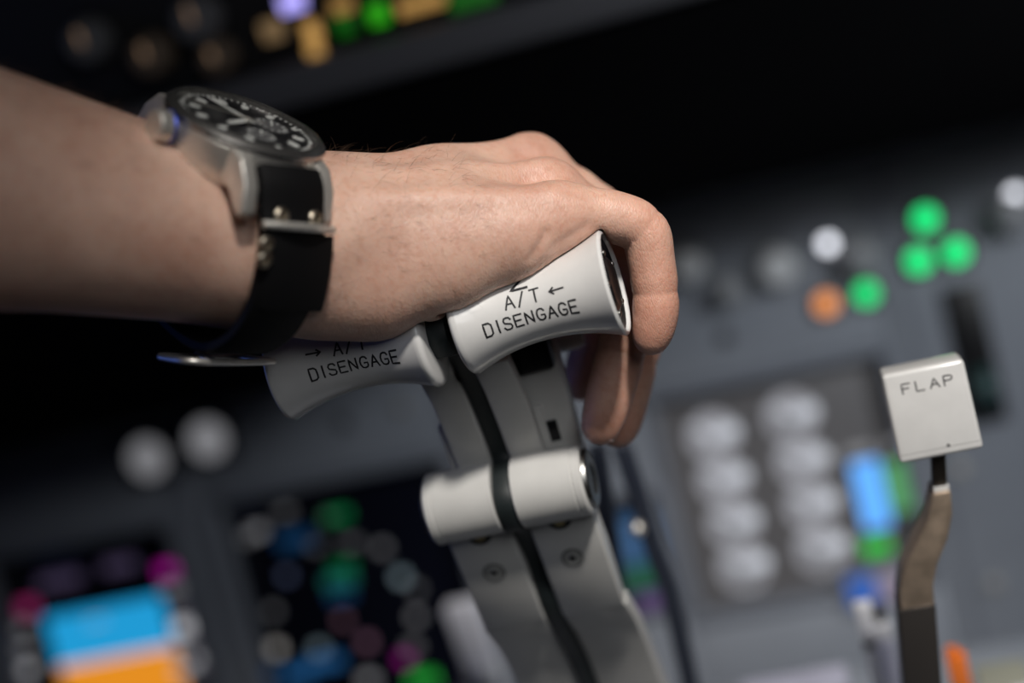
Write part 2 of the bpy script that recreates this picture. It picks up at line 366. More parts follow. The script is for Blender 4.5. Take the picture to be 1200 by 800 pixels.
# ------------------------------------------------------------------ glareshield and mode control panel
gs = empty('glareshield', (0, .40, .03)); tag(gs, 'black padded glareshield above the instrument panel', 'glareshield')
def gsy(x):  # lower edge of the padded lip, arching up at the middle
    t = min(1, max(0, (x+.22)/.28)); t = t*t*(3-2*t); return -.150*(1-t)+-.088*t
gx = np.linspace(-.95, .75, 69); v = []; f = []
for x in gx:
    zb = gsy(x)-.03
    for (y, z) in ((.012, .0), (-.004, -.004), (-.008, -.016), (-.006, zb*.55), (.004, zb+.012), (.016, zb), (.030, zb+.002), (.034, zb+.02), (.05, -.02), (.05, 0)): v.append((x, y, z))
K = 10
for i in range(len(gx)-1):
    for k in range(K): f.append((i*K+k, i*K+(k+1) % K, (i+1)*K+(k+1) % K, (i+1)*K+k))
mesh('padded_lip', v, f, PAD, gs)
box('top_deck', (-.95, .02, -.03), (.75, .42, -.005), PAD, gs, .005)
# grey trim rail along the upper edge of the lip
box('trim_rail', (-.95, -.010, .0), (.75, .02, .024), mat('rail_grey', (.10, .10, .11), .5), gs, .005, 3)
mc = empty('mode_control_panel', (0, .425, .054)); tag(mc, 'dark mode control panel with small lit knobs on the glareshield', 'control panel')
box('housing', (-.55, 0, 0), (.55, .12, .10), mat('mcp_dark', (.018, .018, .020), .55), mc, .004)
FY = .425
def mcp(px, py, w, h, col, st, label, nm='annunciator', grp=None):
    p = hit_y(px, py, FY)
    e = empty(nm, (p[0], FY, p[2])); tag(e, label, 'indicator light', grp)
    box('bezel', (-w*.7, -.004, -h*.7), (w*.7, 0, h*.7), BLACK, e, .001)
    box('lens', (-w/2, -.006, -h/2), (w/2, -.004, h/2), glow(col, st), e, .001)
AM = (1, .55, .16)
mcp(345, 2, .016, .010, (.45, .40, 1), 1.36, 'violet white lit window on the mode control panel')
mcp(368, 35, .010, .012, AM, 0.50, 'upper amber light of the tall amber pair')
mcp(372, 58, .010, .010, AM, 0.50, 'lower amber light of the tall amber pair')
mcp(322, 34, .014, .012, (.7, .45, .22), 0.22, 'dim brown amber light beside the tall amber pair')
mcp(403, 6, .014, .008, AM, 0.31, 'amber light between the violet window and the green light')
mcp(406, 28, .012, .012, (.03, .45, .03), 0.15, 'dim dark green light below the bright green one')
mcp(445, 15, .012, .012, (.06, .75, .02), 0.43, 'bright green light on the mode control panel')
mcp(495, 3, .03, .008, AM, 0.37, 'wide amber light beside the bright green one')
mcp(555, -4, .03, .010, (.05, .4, .05), 0.19, 'wide dim green light beside the wide amber light')
def mcp_knob(px, py, r, m, label):
    p = hit_y(px, py, FY)
    e = empty('rotary_encoder', M=frame3((p[0], FY, p[2]), (1, 0, 0), (0, 0, 1), (0, -1, 0))); tag(e, label, 'encoder')
    disc('skirt', (0, 0, 0), (1, 0, 0), (0, 1, 0), (0, 0, 1), r*1.25, .004, BLACK, e, 24)
    lathe('grip', [(.004, r), (.018, r*.9), (.021, r*.7)], m, e, 14, 'z')
    box('marker', (-.001, 0, .021), (.001, r*.65, .0215), glow((.8, .5, .3), .3), e, 0)
KD = mat('dark_grey_knob', (.16, .16, .17), .5); KB = mat('brown_grey_knob', (.20, .15, .11), .5)
mcp_knob(112, 46, .014, KD, 'dark grey rotary knob farthest from the amber lights')
mcp_knob(185, 62, .013, KB, 'brownish rotary knob between two dark grey ones')
mcp_knob(238, 20, .015, KD, 'dark grey rotary knob standing above the brownish ones')
mcp_knob(262, 64, .011, KB, 'brownish rotary knob nearest the amber lights')

# ------------------------------------------------------------------ thrust levers
mm = .001
PROF = [(3, 0), (6, -11), (14, -28), (19, -47), (20, -58), (13, -61), (6, -66), (4, -73), (7, -82), (16, -86), (23, -105), (23, -123), (29, -139), (37, -156), (43, -174), (62, -225), (70, -260)]
KDIM = {-1: (3.4*mm, 55.2*mm), 1: (6.6*mm, 53.9*mm)}   # inner end and length of each knob
def KR(s):  # spool radius, s from 0 (inner end) to 1 (outer end)
    return (12.3+5.9*abs(2*s-1)**2.1)*mm
def yz(sgn):
    return lambda p, t: (sgn*t*mm, p[0]*mm, p[1]*mm)
def lever(sgn, label, texts):
    e = empty('thrust_lever', (0, 0, 0)); tag(e, label, 'lever', None); pl = yz(sgn)
    # neck into the knob
    prism('neck', [(.6, -2), (10, -2), (15, -24), (11.2, -24)], 3.6, 9.5, pl, PAINT, e, .6*mm)
    up = [(8, -17.5), (14, -30), (18.2, -46), (20, -58), (23, -66), (30, -66), (26, -50), (21, -32), (15, -17.5)]
    prism('upper_plate', up, 3.6, 16.3, pl, PAINT, e, .7*mm, 3, ang=40)
    # reverse thrust arm set back beside the plate
    if sgn > 0:
        prism('reverse_arm', [(30, -14), (40, -14), (36, -30), (33, -66), (23.5, -66), (23.5, -50), (26, -30)], 12.0, 29.4, pl, PAINT, e, .8*mm)
        box('arm_slot', (18.6*mm, 22.9*mm, -57*mm), (23.2*mm, 24.5*mm, -49*mm), BLACK, e, .3*mm)
        box('shade_block', (13*mm, 22*mm, -30*mm), (28.6*mm, 34*mm, -13*mm), BLACK, e, .002)  # black block put in for the shade under the knob
        ha, hb = hit_y(636, 404, .042), hit_y(684, 394, .042)
        tube('reverse_handle', [ha, ha*.6+hb*.4, hb*.8+ha*.2, hb], [.0035, .0042, .0042, .003], KNOB, e, 16)
        ga = hit_y(600, 416, .030)
        box('green_stop', ga-np.array((.006, 0, .003)), ga+np.array((.006, .006, .003)), mat('green_plastic', (.10, .30, .20), .4), e, .001)
    # gusset between plate and barrel
    prism('gusset', [(22, -42), (30, -42), (30, -64), (22, -62)], 16.4, 19.5, pl, PAINT, e, .5*mm)
    # barrel
    c = (17.5, -71.5); r = 13.2
    xi, xo = 3.6, 29.6
    pr = [(xi, r-.5), (xi+.4, r), (xo-4.0, r), (xo-3.8, r-.25), (xo-3.4, r-.25), (xo-3.2, r), (xo-.9, r), (xo, r-.9)]
    M = Matrix.Translation((0, c[0]*mm, c[1]*mm))
    b = lathe('barrel', [(sgn*t*mm, q*mm) for t, q in pr], PAINT, e, 56, 'x', M)
    cp = lathe('end_cap', [(sgn*t*mm, q*mm) for t, q in ((xo-.2, 11), (xo+1.2, 10.6), (xo+1.7, 10), (xo+1.9, 6), (xo+1.2, 5.4), (xo+1.2, 1))], DARKSTEEL, b, 40, 'x')
    # lower plate with screws
    lp = prism('lower_plate', [(14.8, -79), (24.6, -129), (25.5, -130), (33, -130), (32, -104), (27, -79)], 3.6, 27.6, pl, PAINT, e, .7*mm, 3, ang=40)
    fo = prism('foot_bracket', [(25.4, -129.5), (34.5, -144), (41, -158), (46, -176), (62, -225), (72, -270), (88, -270), (76, -225), (57, -174), (48, -148), (34, -128)], 3.6, 28.4, pl, mat('foot_paint', (.47, .465, .45), .4, var=.06), e, .8*mm, 3, ang=40)
    t = np.array((24.6-14.8, -129+79.)); t /= np.linalg.norm(t)
    def at(a): return (14.8+t[0]*a, -79+t[1]*a)
    N = Vector((0, -(-t[1]), 0)); nrm = Vector((0, t[1], -t[0])).normalized(); upv = Vector((0, -t[0], -t[1]))
    for a, rr, nm in ((24.0, 3.9, 'screw'), (5.5, 4.6, 'recessed_screw')):
        y, z = at(a); o = Vector((sgn*15.2*mm, y*mm, z*mm))
        M = frame3(o, (1, 0, 0), nrm.cross(Vector((1, 0, 0))), nrm)
        if nm == 'screw':
            w = lathe('screw', [(-1*mm, rr*mm), (.15*mm, rr*mm), (.35*mm, (rr-.4)*mm), (.35*mm, (rr-1)*mm), (.05*mm, (rr-1.2)*mm), (.05*mm, 2.2*mm), (.5*mm, 2.0*mm), (.55*mm, 1.2*mm), (.1*mm, 1.0*mm)], SCREWM, e, 28, 'z', M)
            lathe('screw_groove', [(.1*mm, 4.2*mm), (.40*mm, 4.15*mm), (.40*mm, 3.5*mm), (.1*mm, 3.45*mm)], mat('dark_groove', (.12, .12, .115), .6), w, 28, 'z', caps=False)  # darker ring around the screw head
            disc('socket', (0, 0, .0002), (1, 0, 0), (0, 1, 0), (0, 0, 1), 1.3*mm, .0005, BLACK, w, 6)
        else:
            w = lathe('recessed_screw', [(-.5*mm, rr*mm), (.15*mm, rr*mm), (.2*mm, (rr-.6)*mm)], BLACK, e, 28, 'z', M)
            lathe('screw_head', [(.1*mm, 2.6*mm), (.9*mm, 2.4*mm), (1.1*mm, 1.2*mm)], mat('brass_screw', (.45, .36, .18), .4, 1), w, 20, 'z')
    KX, KL = KDIM[sgn]
    # knob
    Mk = Matrix.Translation((0, 0, .0012 if sgn > 0 else 0)) @ Matrix.Rotation(-radians(2.4) if sgn > 0 else 0, 4, 'Y')
    ss = np.linspace(.035, .965, 40)
    pr = [(KX-.2*mm, 9*mm), (KX, KR(.0)-3.2*mm), (KX+.35*mm, KR(0)-1.6*mm), (KX+1.0*mm, KR(.02)-.5*mm)]
    pr += [(KX+KL*q, KR(q)) for q in ss]
    xo = KX+KL
    pr += [(xo-1.0*mm, KR(.985)-.15*mm), (xo-.35*mm, KR(1)-.9*mm), (xo, KR(1)-1.7*mm), (xo-.3*mm, KR(1)-2.2*mm), (xo-2.5*mm, KR(1)-2.5*mm)]
    kb = lathe('knob', [(sgn*t, r) for t, r in pr], KNOB, e, 96, 'x', Mk, 50)
    bt = lathe('disengage_button', [(sgn*t, r) for t, r in ((xo-2.6*mm, KR(1)-2.4*mm), (xo-1.3*mm, KR(1)-2.5*mm), (xo-2.4*mm, KR(1)-4.5*mm), (xo-2.2*mm, 10*mm), (xo-1.2*mm, 9*mm), (xo-.4*mm, 8*mm), (xo-.2*mm, 6*mm), (xo-.1*mm, 1*mm))], BLACK, e, 40, 'x', Mk)
    for k in range(5):
        a = k*2*pi/5+.3; disc('button_stud', (sgn*(xo-1.8*mm), 10.6*mm*cos(a), 10.6*mm*sin(a)), (0, cos(a), sin(a)), (0, -sgn*sin(a), sgn*cos(a)), (sgn, 0, 0), 1.1*mm, 1.2*mm, DARKSTEEL, bt, 12, .0004)
    def surf(cx, phi0):
        def fn(u, s):
            x = cx+u; q = min(1, max(0, (sgn*x-KX)/KL)); R = KR(q); ph = phi0+s/.0125
            return (x, -R*cos(ph), R*sin(ph)), (0, -cos(ph), sin(ph))
        return fn
    for tx, h, w, cx, ph in texts:
        lettering('lettering', tx, h*mm, w*mm, surf(cx*mm, radians(ph)), INK, kb, stroke=(.62 if h < 5 else .95)*mm)
    return e
lever(-1, 'thrust lever with arrow pointing right on its shaded knob under the palm', [('DISENGAGE', 3.9, 2.75, -28.8, 2), ('A/T', 4.3, 3.0, -29.2, 32), ('>', 3.4, 3.2, -41.2, 32)])
lever(1, 'thrust lever numbered 2 with arrow pointing left on its bright knob', [('DISENGAGE', 3.9, 2.75, 33.0, 1), ('A/T', 4.3, 3.0, 31.5, 31), ('<', 3.4, 3.2, 43.8, 30), ('2', 8.5, 6.0, 31.0, 66)])
sp = [(1-11*cos(a), 11*sin(a)) for a in np.linspace(pi, 0, 25)]
back = [(y+1.2, z) for y, z in PROF[1:]]
back = [tuple(p) for p in spline(back, 4)]
front = [(y+16, z) for y, z in PROF[1:]][::-1]
o = prism('gap_shade_strip', sp+[(-7, -6)]+back+front, -3.3, 3.3, yz(1), GAPDARK, None, .5*mm, 2, ang=50)  # dark of the open gap between the levers, built as a black strip
tag(o, 'black strip standing for the dark gap between the two thrust levers', 'strip')

# ------------------------------------------------------------------ flap lever
fe = empty('flap_lever', (.15, .04, -.26)); tag(fe, 'flap lever with a square white knob on a bent bronze arm', 'lever')
ft = radians(14); FO = hit_y(1092, 482, .032)
fz = Vector((0, -cos(ft), sin(ft))); fy = Vector((0, sin(ft), cos(ft)))
FMw = frame3(FO, (1, 0, 0), fy, fz)
kb = box('knob', (-.0142, -.0165, -.018), (.0142, .0160, 0), KNOB, fe, .0016, 4); kb.matrix_local = Matrix.Translation((-.15, -.04, .26)) @ FMw
for v_ in kb.data.vertices:   # bottom lip flares a little, like the moulded handle
    if v_.co.y < 0: v_.co.x *= 1+.03*(-v_.co.y/.0165)
lettering('lettering', 'FLAP', .0034, .0031, lambda u, s: ((u+.0005, s+.0098, 0), (0, 0, 1)), INK, kb, .0005, .55)
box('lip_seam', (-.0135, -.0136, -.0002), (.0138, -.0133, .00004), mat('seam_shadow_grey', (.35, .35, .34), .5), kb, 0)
disc('lip_pin', (.003, -.0130, -.0001), (1, 0, 0), (0, 1, 0), (0, 0, 1), .0006, .0002, BLACK, kb, 8)
BR = mat('bronze_metal', (.64, .50, .38), .40, .75, var=.25, vscale=120)
def fp(px, py, y=.04): p = hit_y(px, py, y); return np.array((p[0], p[2]))
def ribbon(name, L, y0, y1, m, parent, bev=.0008):
    """L: list of (px, py, halfwidth mm): a flat bar in the x-z plane, y0..y1 thick"""
    C_ = [fp(a, b, y0) for a, b, _ in L]; l = []; r = []
    for i, c in enumerate(C_):
        w = L[i][2]*mm; l.append((c[0]-w, c[1])); r.append((c[0]+w, c[1]))
    q = l+r[::-1]
    o = prism(name, q, y0, y1, lambda p, t: (p[0]-.15, t-.04, p[1]+.26), m, parent, bev, 2, ang=50); return o
ribbon('stem', [(1100, 525, 2.5), (1102, 572, 2.5)], .036, .042, mat('dark_stem', (.05, .04, .03), .5), fe)
ribbon('collar', [(1103, 570, 2.8), (1104, 580, 2.8)], .0355, .0425, KNOB, fe, .0003)
ribbon('arm', [(1104, 578, 3.2), (1102, 605, 4.4), (1092, 635, 5.8), (1079, 665, 6.2), (1074, 690, 6.2), (1076, 715, 6.2), (1082, 805, 6.4), (1098, 1000, 6)], .034, .046, BR, fe)
ribbon('arm_sleeve', [(1075, 712, 6.8), (1082, 805, 7.0), (1096, 1000, 7)], .033, .047, mat('dark_sleeve', (.05, .045, .042), .45, .3), fe)
ribbon('side_bar', [(1096, 588, .8), (1080, 625, 1.6), (1060, 665, 2.0), (1056, 690, 2.0), (1062, 805, 2), (1075, 1000, 2)], .046, .052, mat('side_reflection_grey', (.32, .36, .46), .35, .6), fe)  # last strip paints the grey-blue reflection on the arm's side face

# flap gate and pieces beside it
def thing_box(name, label, cat, pieces, y0, base=None):
    """pieces: (part name, px0, py0, px1, py1, dy0, dy1, material): blocks standing on the pedestal, seen at depth y0"""
    p = hit_y(pieces[0][1], pieces[0][2], y0); p[2] = -.30; e = empty(name, (p[0], y0, p[2])); tag(e, label, cat)
    for (n, x0, yy0, x1, yy1, d0, d1, m) in pieces:
        a = hit_y(x0, yy0, y0+d0); b = hit_y(x1, yy0, y0+d0); a[2] = hit_y(x0+(yy1-yy0)*.3, yy1, y0+d0)[2]
        lo = (min(a[0], b[0])-p[0], d0, min(a[2], b[2])-p[2]); hi = (max(a[0], b[0])-p[0], d1, max(a[2], b[2])-p[2])
        box(n, lo, hi, m, e, .0008)
    return e
WM = mat('white_gate_paint', (.72, .72, .76), .35); LAV = mat('lavender_grey_paint', (.50, .50, .62), .35)
thing_box('flap_gate', 'stepped white and black flap gate beside the bronze flap arm', 'gate',
  [('gate_plate', 1000, 708, 1021, 830, 0, .006, WM), ('gate_step', 1016, 735, 1044, 754, -.002, .006, WM), ('gate_step', 1026, 752, 1048, 830, -.003, .006, LAV), ('gate_notch', 1012, 715, 1034, 735, .003, .010, BLACK), ('gate_notch', 1010, 750, 1024, 762, -.001, .0, BLACK)], .14)
thing_box('orange_stop', 'orange tab standing beside the flap lever arm', 'tab', [('tab', 1108, 768, 1132, 830, 0, .006, mat('orange_plastic', (.85, .2, .03), .4)), ('tab_edge', 1108, 760, 1122, 770, .001, .005, MAT['orange_plastic'])], .13)
thing_box('olive_block', 'olive grey block at the edge of the pedestal', 'block', [('block', 1150, 812, 1215, 860, 0, .03, mat('olive_grey', (.32, .32, .26), .5)), ('block_cap', 1185, 806, 1215, 818, -.004, 0, WM)], .16)
thing_box('lavender_block', 'pale lavender grey cover block on the pedestal', 'block', [('cover', 865, 818, 995, 870, 0, .03, LAV), ('cover_lid', 940, 808, 995, 830, .006, .03, LAV)], .18)
# white paddle lever and the two dark bars in front of the levers
pv = empty('paddle_lever', hit_y(600, 900, .30)); tag(pv, 'white paddle lever half hidden beyond the thrust levers', 'lever')
o0 = np.array(pv.location)
P_ = [hit_y(x, y, .30)-o0 for x, y in ((540, 706), (550, 735), (562, 770), (580, 830), (600, 900))]
def bar(name, P_, w, d, m, parent):
    q = [(p[0]-w, p[2]) for p in P_]+[(p[0]+w, p[2]) for p in P_[::-1]]
    return prism(name, q, -d, d, lambda p, t: (p[0], t+P_[0][1], p[1]), m, parent, .0015, 3, ang=45)
bar('paddle', P_, .0105, .006, mat('white_lever_paint', (.8, .8, .88), .3), pv)
q = hit_y(574, 793, .285)-o0; disc('paddle_button', q+np.array((0, .004, 0)), (1, 0, 0), (0, 0, 1), (0, -1, 0), .0085, .008, mat('white_button', (.9, .9, .95), .3), pv, 24, .002)
DB = mat('dark_bar_paint', (.025, .03, .045), .4)
for pts, lab in (([(700, 520), (708, 580), (716, 640), (730, 720), (760, 900)], 'slim dark bar just beyond the bright thrust lever'), ([(728, 520), (748, 580), (766, 640), (785, 690), (830, 900)], 'slim dark bar with a steel stud, farther from the thrust lever')):
    e = empty('control_bar', hit_y(*pts[-1], .15)); tag(e, lab, 'bar'); o0 = np.array(e.location)
    bar('bar', [hit_y(x, y, .15)-o0 for x, y in pts], .0045, .003, DB, e)
    if 'stud' in lab: disc('stud', hit_y(747, 618, .145)-o0, (1, 0, 0), (0, 0, 1), (0, -1, 0), .0035, .003, STEEL, e, 16, .002)

# ------------------------------------------------------------------ the arm frame (shared by arm and watch)
_s23, _c23 = sin(radians(23)), cos(radians(23))
AN = .944*(_s23*CR+_c23*CU)-.33*CF; AN /= np.linalg.norm(AN)
Mj = _c23*CR-_s23*CU; Wv = np.cross(AN, Mj); 
if Wv @ CF < 0: Wv = -Wv
AA = cos(radians(35))*Mj+sin(radians(35))*Wv; AA /= np.linalg.norm(AA)      # towards the hand
AB = cos(radians(35))*Wv-sin(radians(35))*Mj; AB /= np.linalg.norm(AB)      # away from the camera (thumb side)
AS = 1.036                                                               # size of the arm
UW = pix(246, 274, .4435)                                                   # wrist centre under the watch

# ------------------------------------------------------------------ person: forearm and hand as one surface
H = .00085
class Field:
    def __init__(s, lo, hi):
        s.lo = np.array(lo); s.n = np.ceil((np.array(hi)-s.lo)/H).astype(int)+1; s.d = np.full(s.n, .05, np.float32)
    def sub(s, lo, hi):
        i0 = np.clip(((np.array(lo)-s.lo)/H).astype(int), 0, s.n); i1 = np.clip(((np.array(hi)-s.lo)/H).astype(int)+2, 0, s.n)
        sl = tuple(slice(a, b) for a, b in zip(i0, i1))
        g = [((np.arange(a, b)*H)+s.lo[k]).astype(np.float32) for k, (a, b) in enumerate(zip(i0, i1))]
        return sl, g[0][:, None, None], g[1][None, :, None], g[2][None, None, :]
    def cap(s, a, b, ra, rb, k):
        a = np.array(a, float); b = np.array(b, float); m = max(ra, rb)+k*1.5+.004
        sl, X, Y, Z = s.sub(np.minimum(a, b)-m, np.maximum(a, b)+m)
        ab = b-a; L2 = max(ab @ ab, 1e-12)
        t = ((X-a[0])*ab[0]+(Y-a[1])*ab[1]+(Z-a[2])*ab[2])/L2; t = np.clip(t, 0, 1)
        d = np.sqrt((X-a[0]-t*ab[0])**2+(Y-a[1]-t*ab[1])**2+(Z-a[2]-t*ab[2])**2)-(ra+(rb-ra)*t)
        s.mix(sl, d.astype(np.float32), k)
    def mix(s, sl, d, k):
        o = s.d[sl]; h = np.maximum(k-np.abs(o-d), 0)/k
        s.d[sl] = np.minimum(o, d)-h*h*k*.25
    def chain(s, P, R, k):
        for i in range(len(P)-1): s.cap(P[i], P[i+1], R[i], R[i+1], k)
a_ = UW-AA*.17
allp = [a_, UW, pix(760, 250, .50), pix(700, 530, .53), pix(500, 180, .54)]
lo = np.min(allp, 0)-.055; hi = np.max(allp, 0)+.055
lo[0] = max(lo[0], -.235); hi[0] = min(hi[0], .105); hi[2] = min(hi[2], .22); lo[2] = max(lo[2], -.085)
palm = Field(lo, hi); fing = Field(lo, hi)
# forearm: elliptical sections in the arm frame  (a, halfwidth b, halfthickness n, offset n)
SEC = [(-.25, .052, .043, -.002), (-.16, .048, .0400, -.001), (-.09, .0425, .0355, 0), (-.045, .0365, .0300, .0005), (-.012, .0330, .0268, 0), (.015, .0315, .0258, -.0005), (.035, .030, .025, -.001)]
sl, X, Y, Z = palm.sub(lo, hi)
def loc(v, o=UW): return (X-o[0])*v[0]+(Y-o[1])*v[1]+(Z-o[2])*v[2]
la, lb, ln = loc(AA), loc(AB), loc(AN)
SEC = [tuple(AS*k for k in q) for q in SEC]; sa = [q[0] for q in SEC]
w_ = np.interp(la, sa, [q[1] for q in SEC]).astype(np.float32); h_ = np.interp(la, sa, [q[2] for q in SEC]).astype(np.float32); o_ = np.interp(la, sa, [q[3] for q in SEC]).astype(np.float32)
q_ = np.sqrt((lb/w_)**2+((ln-o_)/h_)**2)
d = ((q_-1)*np.minimum(w_, h_)*1.05).astype(np.float32)
cap_ = np.sqrt(np.maximum(d+.016, 0)**2+np.maximum(la-.022, 0)**2)-.016
d = np.where(la > .022, cap_, d)
palm.d = np.minimum(palm.d, d.astype(np.float32)); del la, lb, ln, w_, h_, o_, q_, d, cap_
# ulnar head bump and carpus
Wr = [pix(356, 262, .452), pix(356, 300, .446)]
palm.chain([pix(330, 255, .460), pix(395, 246, .472), pix(510, 224, .487), pix(622, 199, .512)], [.0185, .0155, .0125, .0105], .012)      # middle metacarpal
palm.chain([pix(340, 275, .466), pix(400, 262, .488), pix(500, 235, .508), pix(596, 208, .533)], [.018, .0165, .0125, .0105], .012)      # index metacarpal
palm.chain([pix(345, 270, .455), pix(392, 262, .463), pix(520, 243, .476), pix(640, 228, .489)], [.018, .0165, .0125, .0100], .012)       # ring metacarpal
palm.chain([pix(350, 295, .453), pix(396, 285, .458), pix(520, 268, .463), pix(652, 258, .467)], [.018, .0175, .0130, .0093], .012)       # little metacarpal
palm.chain([pix(345, 318, .453), pix(385, 336, .457), pix(440, 336, .462), pix(520, 312, .463), pix(600, 281, .464), pix(640, 266, .466)], [.014, .0142, .0150, .0138, .0118, .0095], .010)  # edge of the palm
palm.chain([pix(390, 300, .472), pix(470, 300, .500), pix(560, 275, .512)], [.018, .017, .012], .014)     # palm filling
# knuckle heads
for (px, py, dd, r) in ((622, 190, .509, .0092), (641, 218, .486, .0086), (654, 248, .465, .0080), (598, 198, .531, .0095)): palm.cap(pix(px, py, dd), pix(px+3, py+2, dd), r, r, .008)
# tendons on the back of the hand
for A, B in (((420, 198, .464), (610, 172, .503)), ((425, 215, .455), (628, 200, .480)), ((430, 236, .447), (642, 233, .459))):
    palm.cap(pix(*A), pix(*B), .0022, .0026, .006)
# fingers: (little, ring, middle, index): joints and radii
FG = {'little': [((652, 256, .467), .0090), ((705, 252, .468), .0080), ((752, 268, .470), .0076), ((763, 305, .471), .0068), ((768, 343, .472), .0068), ((768, 372, .473), .0063), ((763, 396, .475), .0056)],
      'ring': [((640, 228, .489), .0095), ((705, 262, .492), .0088), ((748, 312, .495), .0086), ((742, 365, .497), .0079), ((728, 412, .498), .0080), ((714, 465, .499), .0074), ((704, 500, .500), .0064)],
      'middle': [((622, 199, .512), .0100), ((700, 248, .515), .0092), ((752, 308, .517), .0090), ((752, 370, .517), .0083), ((742, 422, .517), .0083), ((731, 472, .517), .0077), ((724, 503, .517), .0066)],
      'index': [((596, 208, .533), .0100), ((660, 250, .538), .0093), ((706, 300, .540), .0090), ((704, 350, .540), .0082), ((700, 385, .540), .0082), ((690, 425, .540), .0075), ((682, 450, .540), .0064)],
      'thumb': [((400, 280, .490), .0150), ((455, 305, .515), .0135), ((500, 325, .528), .0110), ((540, 345, .530), .0105), ((570, 362, .530), .0098), ((592, 378, .528), .0075)]}
JP = {}
for nme, L in FG.items():
    P = [pix(*p) for p, _ in L]; R = [r for _, r in L]; JP[nme] = (P, R)
    sp_ = [np.append(p, r) for p, r in zip(P, R)]; sp_ = spline(sp_, 3)
    F = Field(np.maximum(lo, np.min(P, 0)-.026), np.minimum(hi, np.max(P, 0)+.026))
    F.chain([q[:3] for q in sp_], [q[3] for q in sp_], .0030)
    i0 = np.round((F.lo-lo)/H).astype(int); F.lo = lo+i0*H
    # evaluate straight into the shared finger grid with almost no blending between neighbours
    F = Field(F.lo, F.lo+(F.n-1)*H); F.chain([q[:3] for q in sp_], [q[3] for q in sp_], .0030)
    n = np.minimum(F.n, fing.n-i0); s_ = tuple(slice(i0[k], i0[k]+n[k]) for k in range(3))
    # joint creases: shallow rings
    if nme != 'thumb':
        gx_ = [F.lo[k]+np.arange(F.n[k])*H for k in range(3)]
        for j in (2, 4):
            t = P[j+1]-P[j-1]; t /= np.linalg.norm(t)
            for off, dep in ((0, .00075), (.0022, .0003), (-.0022, .0003)):
                al = (gx_[0][:, None, None]-P[j][0])*t[0]+(gx_[1][None, :, None]-P[j][1])*t[1]+(gx_[2][None, None, :]-P[j][2])*t[2]
                rr = np.sqrt((gx_[0][:, None, None]-P[j][0])**2+(gx_[1][None, :, None]-P[j][1])**2+(gx_[2][None, None, :]-P[j][2])**2)
                F.d += (np.exp(-((al-off)/.0009)**2)*dep*(rr < .016)).astype(np.float32)
    fing.mix(s_, F.d[:n[0], :n[1], :n[2]], .0009)
hgt = np.maximum(.006-np.abs(palm.d-fing.d), 0)/.006
D = np.minimum(palm.d, fing.d)-hgt*hgt*.006*.25; del hgt
# crease where the edge of the palm folds into the little finger
def groove(A, B, w, dep):
    global D
    a, b = pix(*A), pix(*B); ab = b-a; t = np.clip(((X-a[0])*ab[0]+(Y-a[1])*ab[1]+(Z-a[2])*ab[2])/(ab @ ab), 0, 1)
    r = np.sqrt((X-a[0]-t*ab[0])**2+(Y-a[1]-t*ab[1])**2+(Z-a[2]-t*ab[2])**2)
    D = D+(np.exp(-(r/w)**2)*dep).astype(np.float32)
groove((622, 306, .452), (640, 272, .453), .0013, .0010); groove((650, 290, .455), (690, 264, .457), .0014, .0007)
groove((372, 360, .449), (378, 320, .443), .0022, .0010); groove((395, 372, .450), (400, 330, .445), .0018, .0007)
# the knobs press into the hand
for sgn in (-1, 1):
    ca, sa_ = cos(radians(2.4)) if sgn > 0 else 1, sin(radians(2.4)) if sgn > 0 else 0
    KX, KL = KDIM[sgn]; zz = Z-(.0012 if sgn > 0 else 0); xk = (X*ca+zz*sa_)*sgn; zk = -X*sa_+zz*ca
    q_ = np.clip((xk-KX)/KL, 0, 1); R_ = (.0123+.0059*np.abs(2*q_-1)**2.1)
    rad = np.sqrt(Y*Y+zk*zk)-R_; ax = np.maximum(KX-.002-xk, xk-KX-KL)
    kd = np.maximum(rad, ax)
    D = np.maximum(D, (-(kd-.0003)).astype(np.float32))
def surface_nets(D, lo):
    n = D.shape; ins = D < 0
    c = np.zeros(tuple(k-1 for k in n), np.int8)
    for i in (0, 1):
        for j in (0, 1):
            for k in (0, 1): c += ins[i:n[0]-1+i, j:n[1]-1+j, k:n[2]-1+k]
    act = (c > 0) & (c < 8); idx = np.argwhere(act); num = np.full(act.shape, -1, np.int64); num[act] = np.arange(len(idx))
    acc = np.zeros((len(idx), 3)); cnt = np.zeros(len(idx))
    cor = [(i, j, k) for i in (0, 1) for j in (0, 1) for k in (0, 1)]
    val = {q: D[idx[:, 0]+q[0], idx[:, 1]+q[1], idx[:, 2]+q[2]] for q in cor}
    for a in cor:
        for ax in range(3):
            if a[ax]: continue
            b = tuple(1 if k == ax else a[k] for k in range(3)); va, vb = val[a], val[b]; m = (va < 0) != (vb < 0)
            t = np.where(m, va/(va-vb+1e-20), 0); p = np.tile(np.array(a, float), (len(idx), 1)); p[:, ax] += t
            acc[m] += p[m]; cnt[m] += 1
    v = (idx+acc/cnt[:, None])*H+lo; faces = []
    for ax in range(3):
        A = [slice(1, -1)]*3; A[ax] = slice(0, n[ax]-1); B = list(A); B[ax] = slice(1, n[ax])
        s0, s1 = ins[tuple(A)], ins[tuple(B)]; e = np.argwhere(s0 != s1)
        base = e.copy()
        for k in range(3):
            if k != ax: base[:, k] += 1
        fl = s0[tuple(e.T)]; u, w = (ax+1) % 3, (ax+2) % 3
        def cell(du, dw):
            q = base.copy(); q[:, u] -= du; q[:, w] -= dw; return num[q[:, 0], q[:, 1], q[:, 2]]
        Q = np.stack([cell(1, 1), cell(0, 1), cell(0, 0), cell(1, 0)], 1); Q[~fl] = Q[~fl][:, ::-1]; faces.append(Q)
    return v, np.concatenate(faces)
D[0] = np.maximum(D[0], .001)
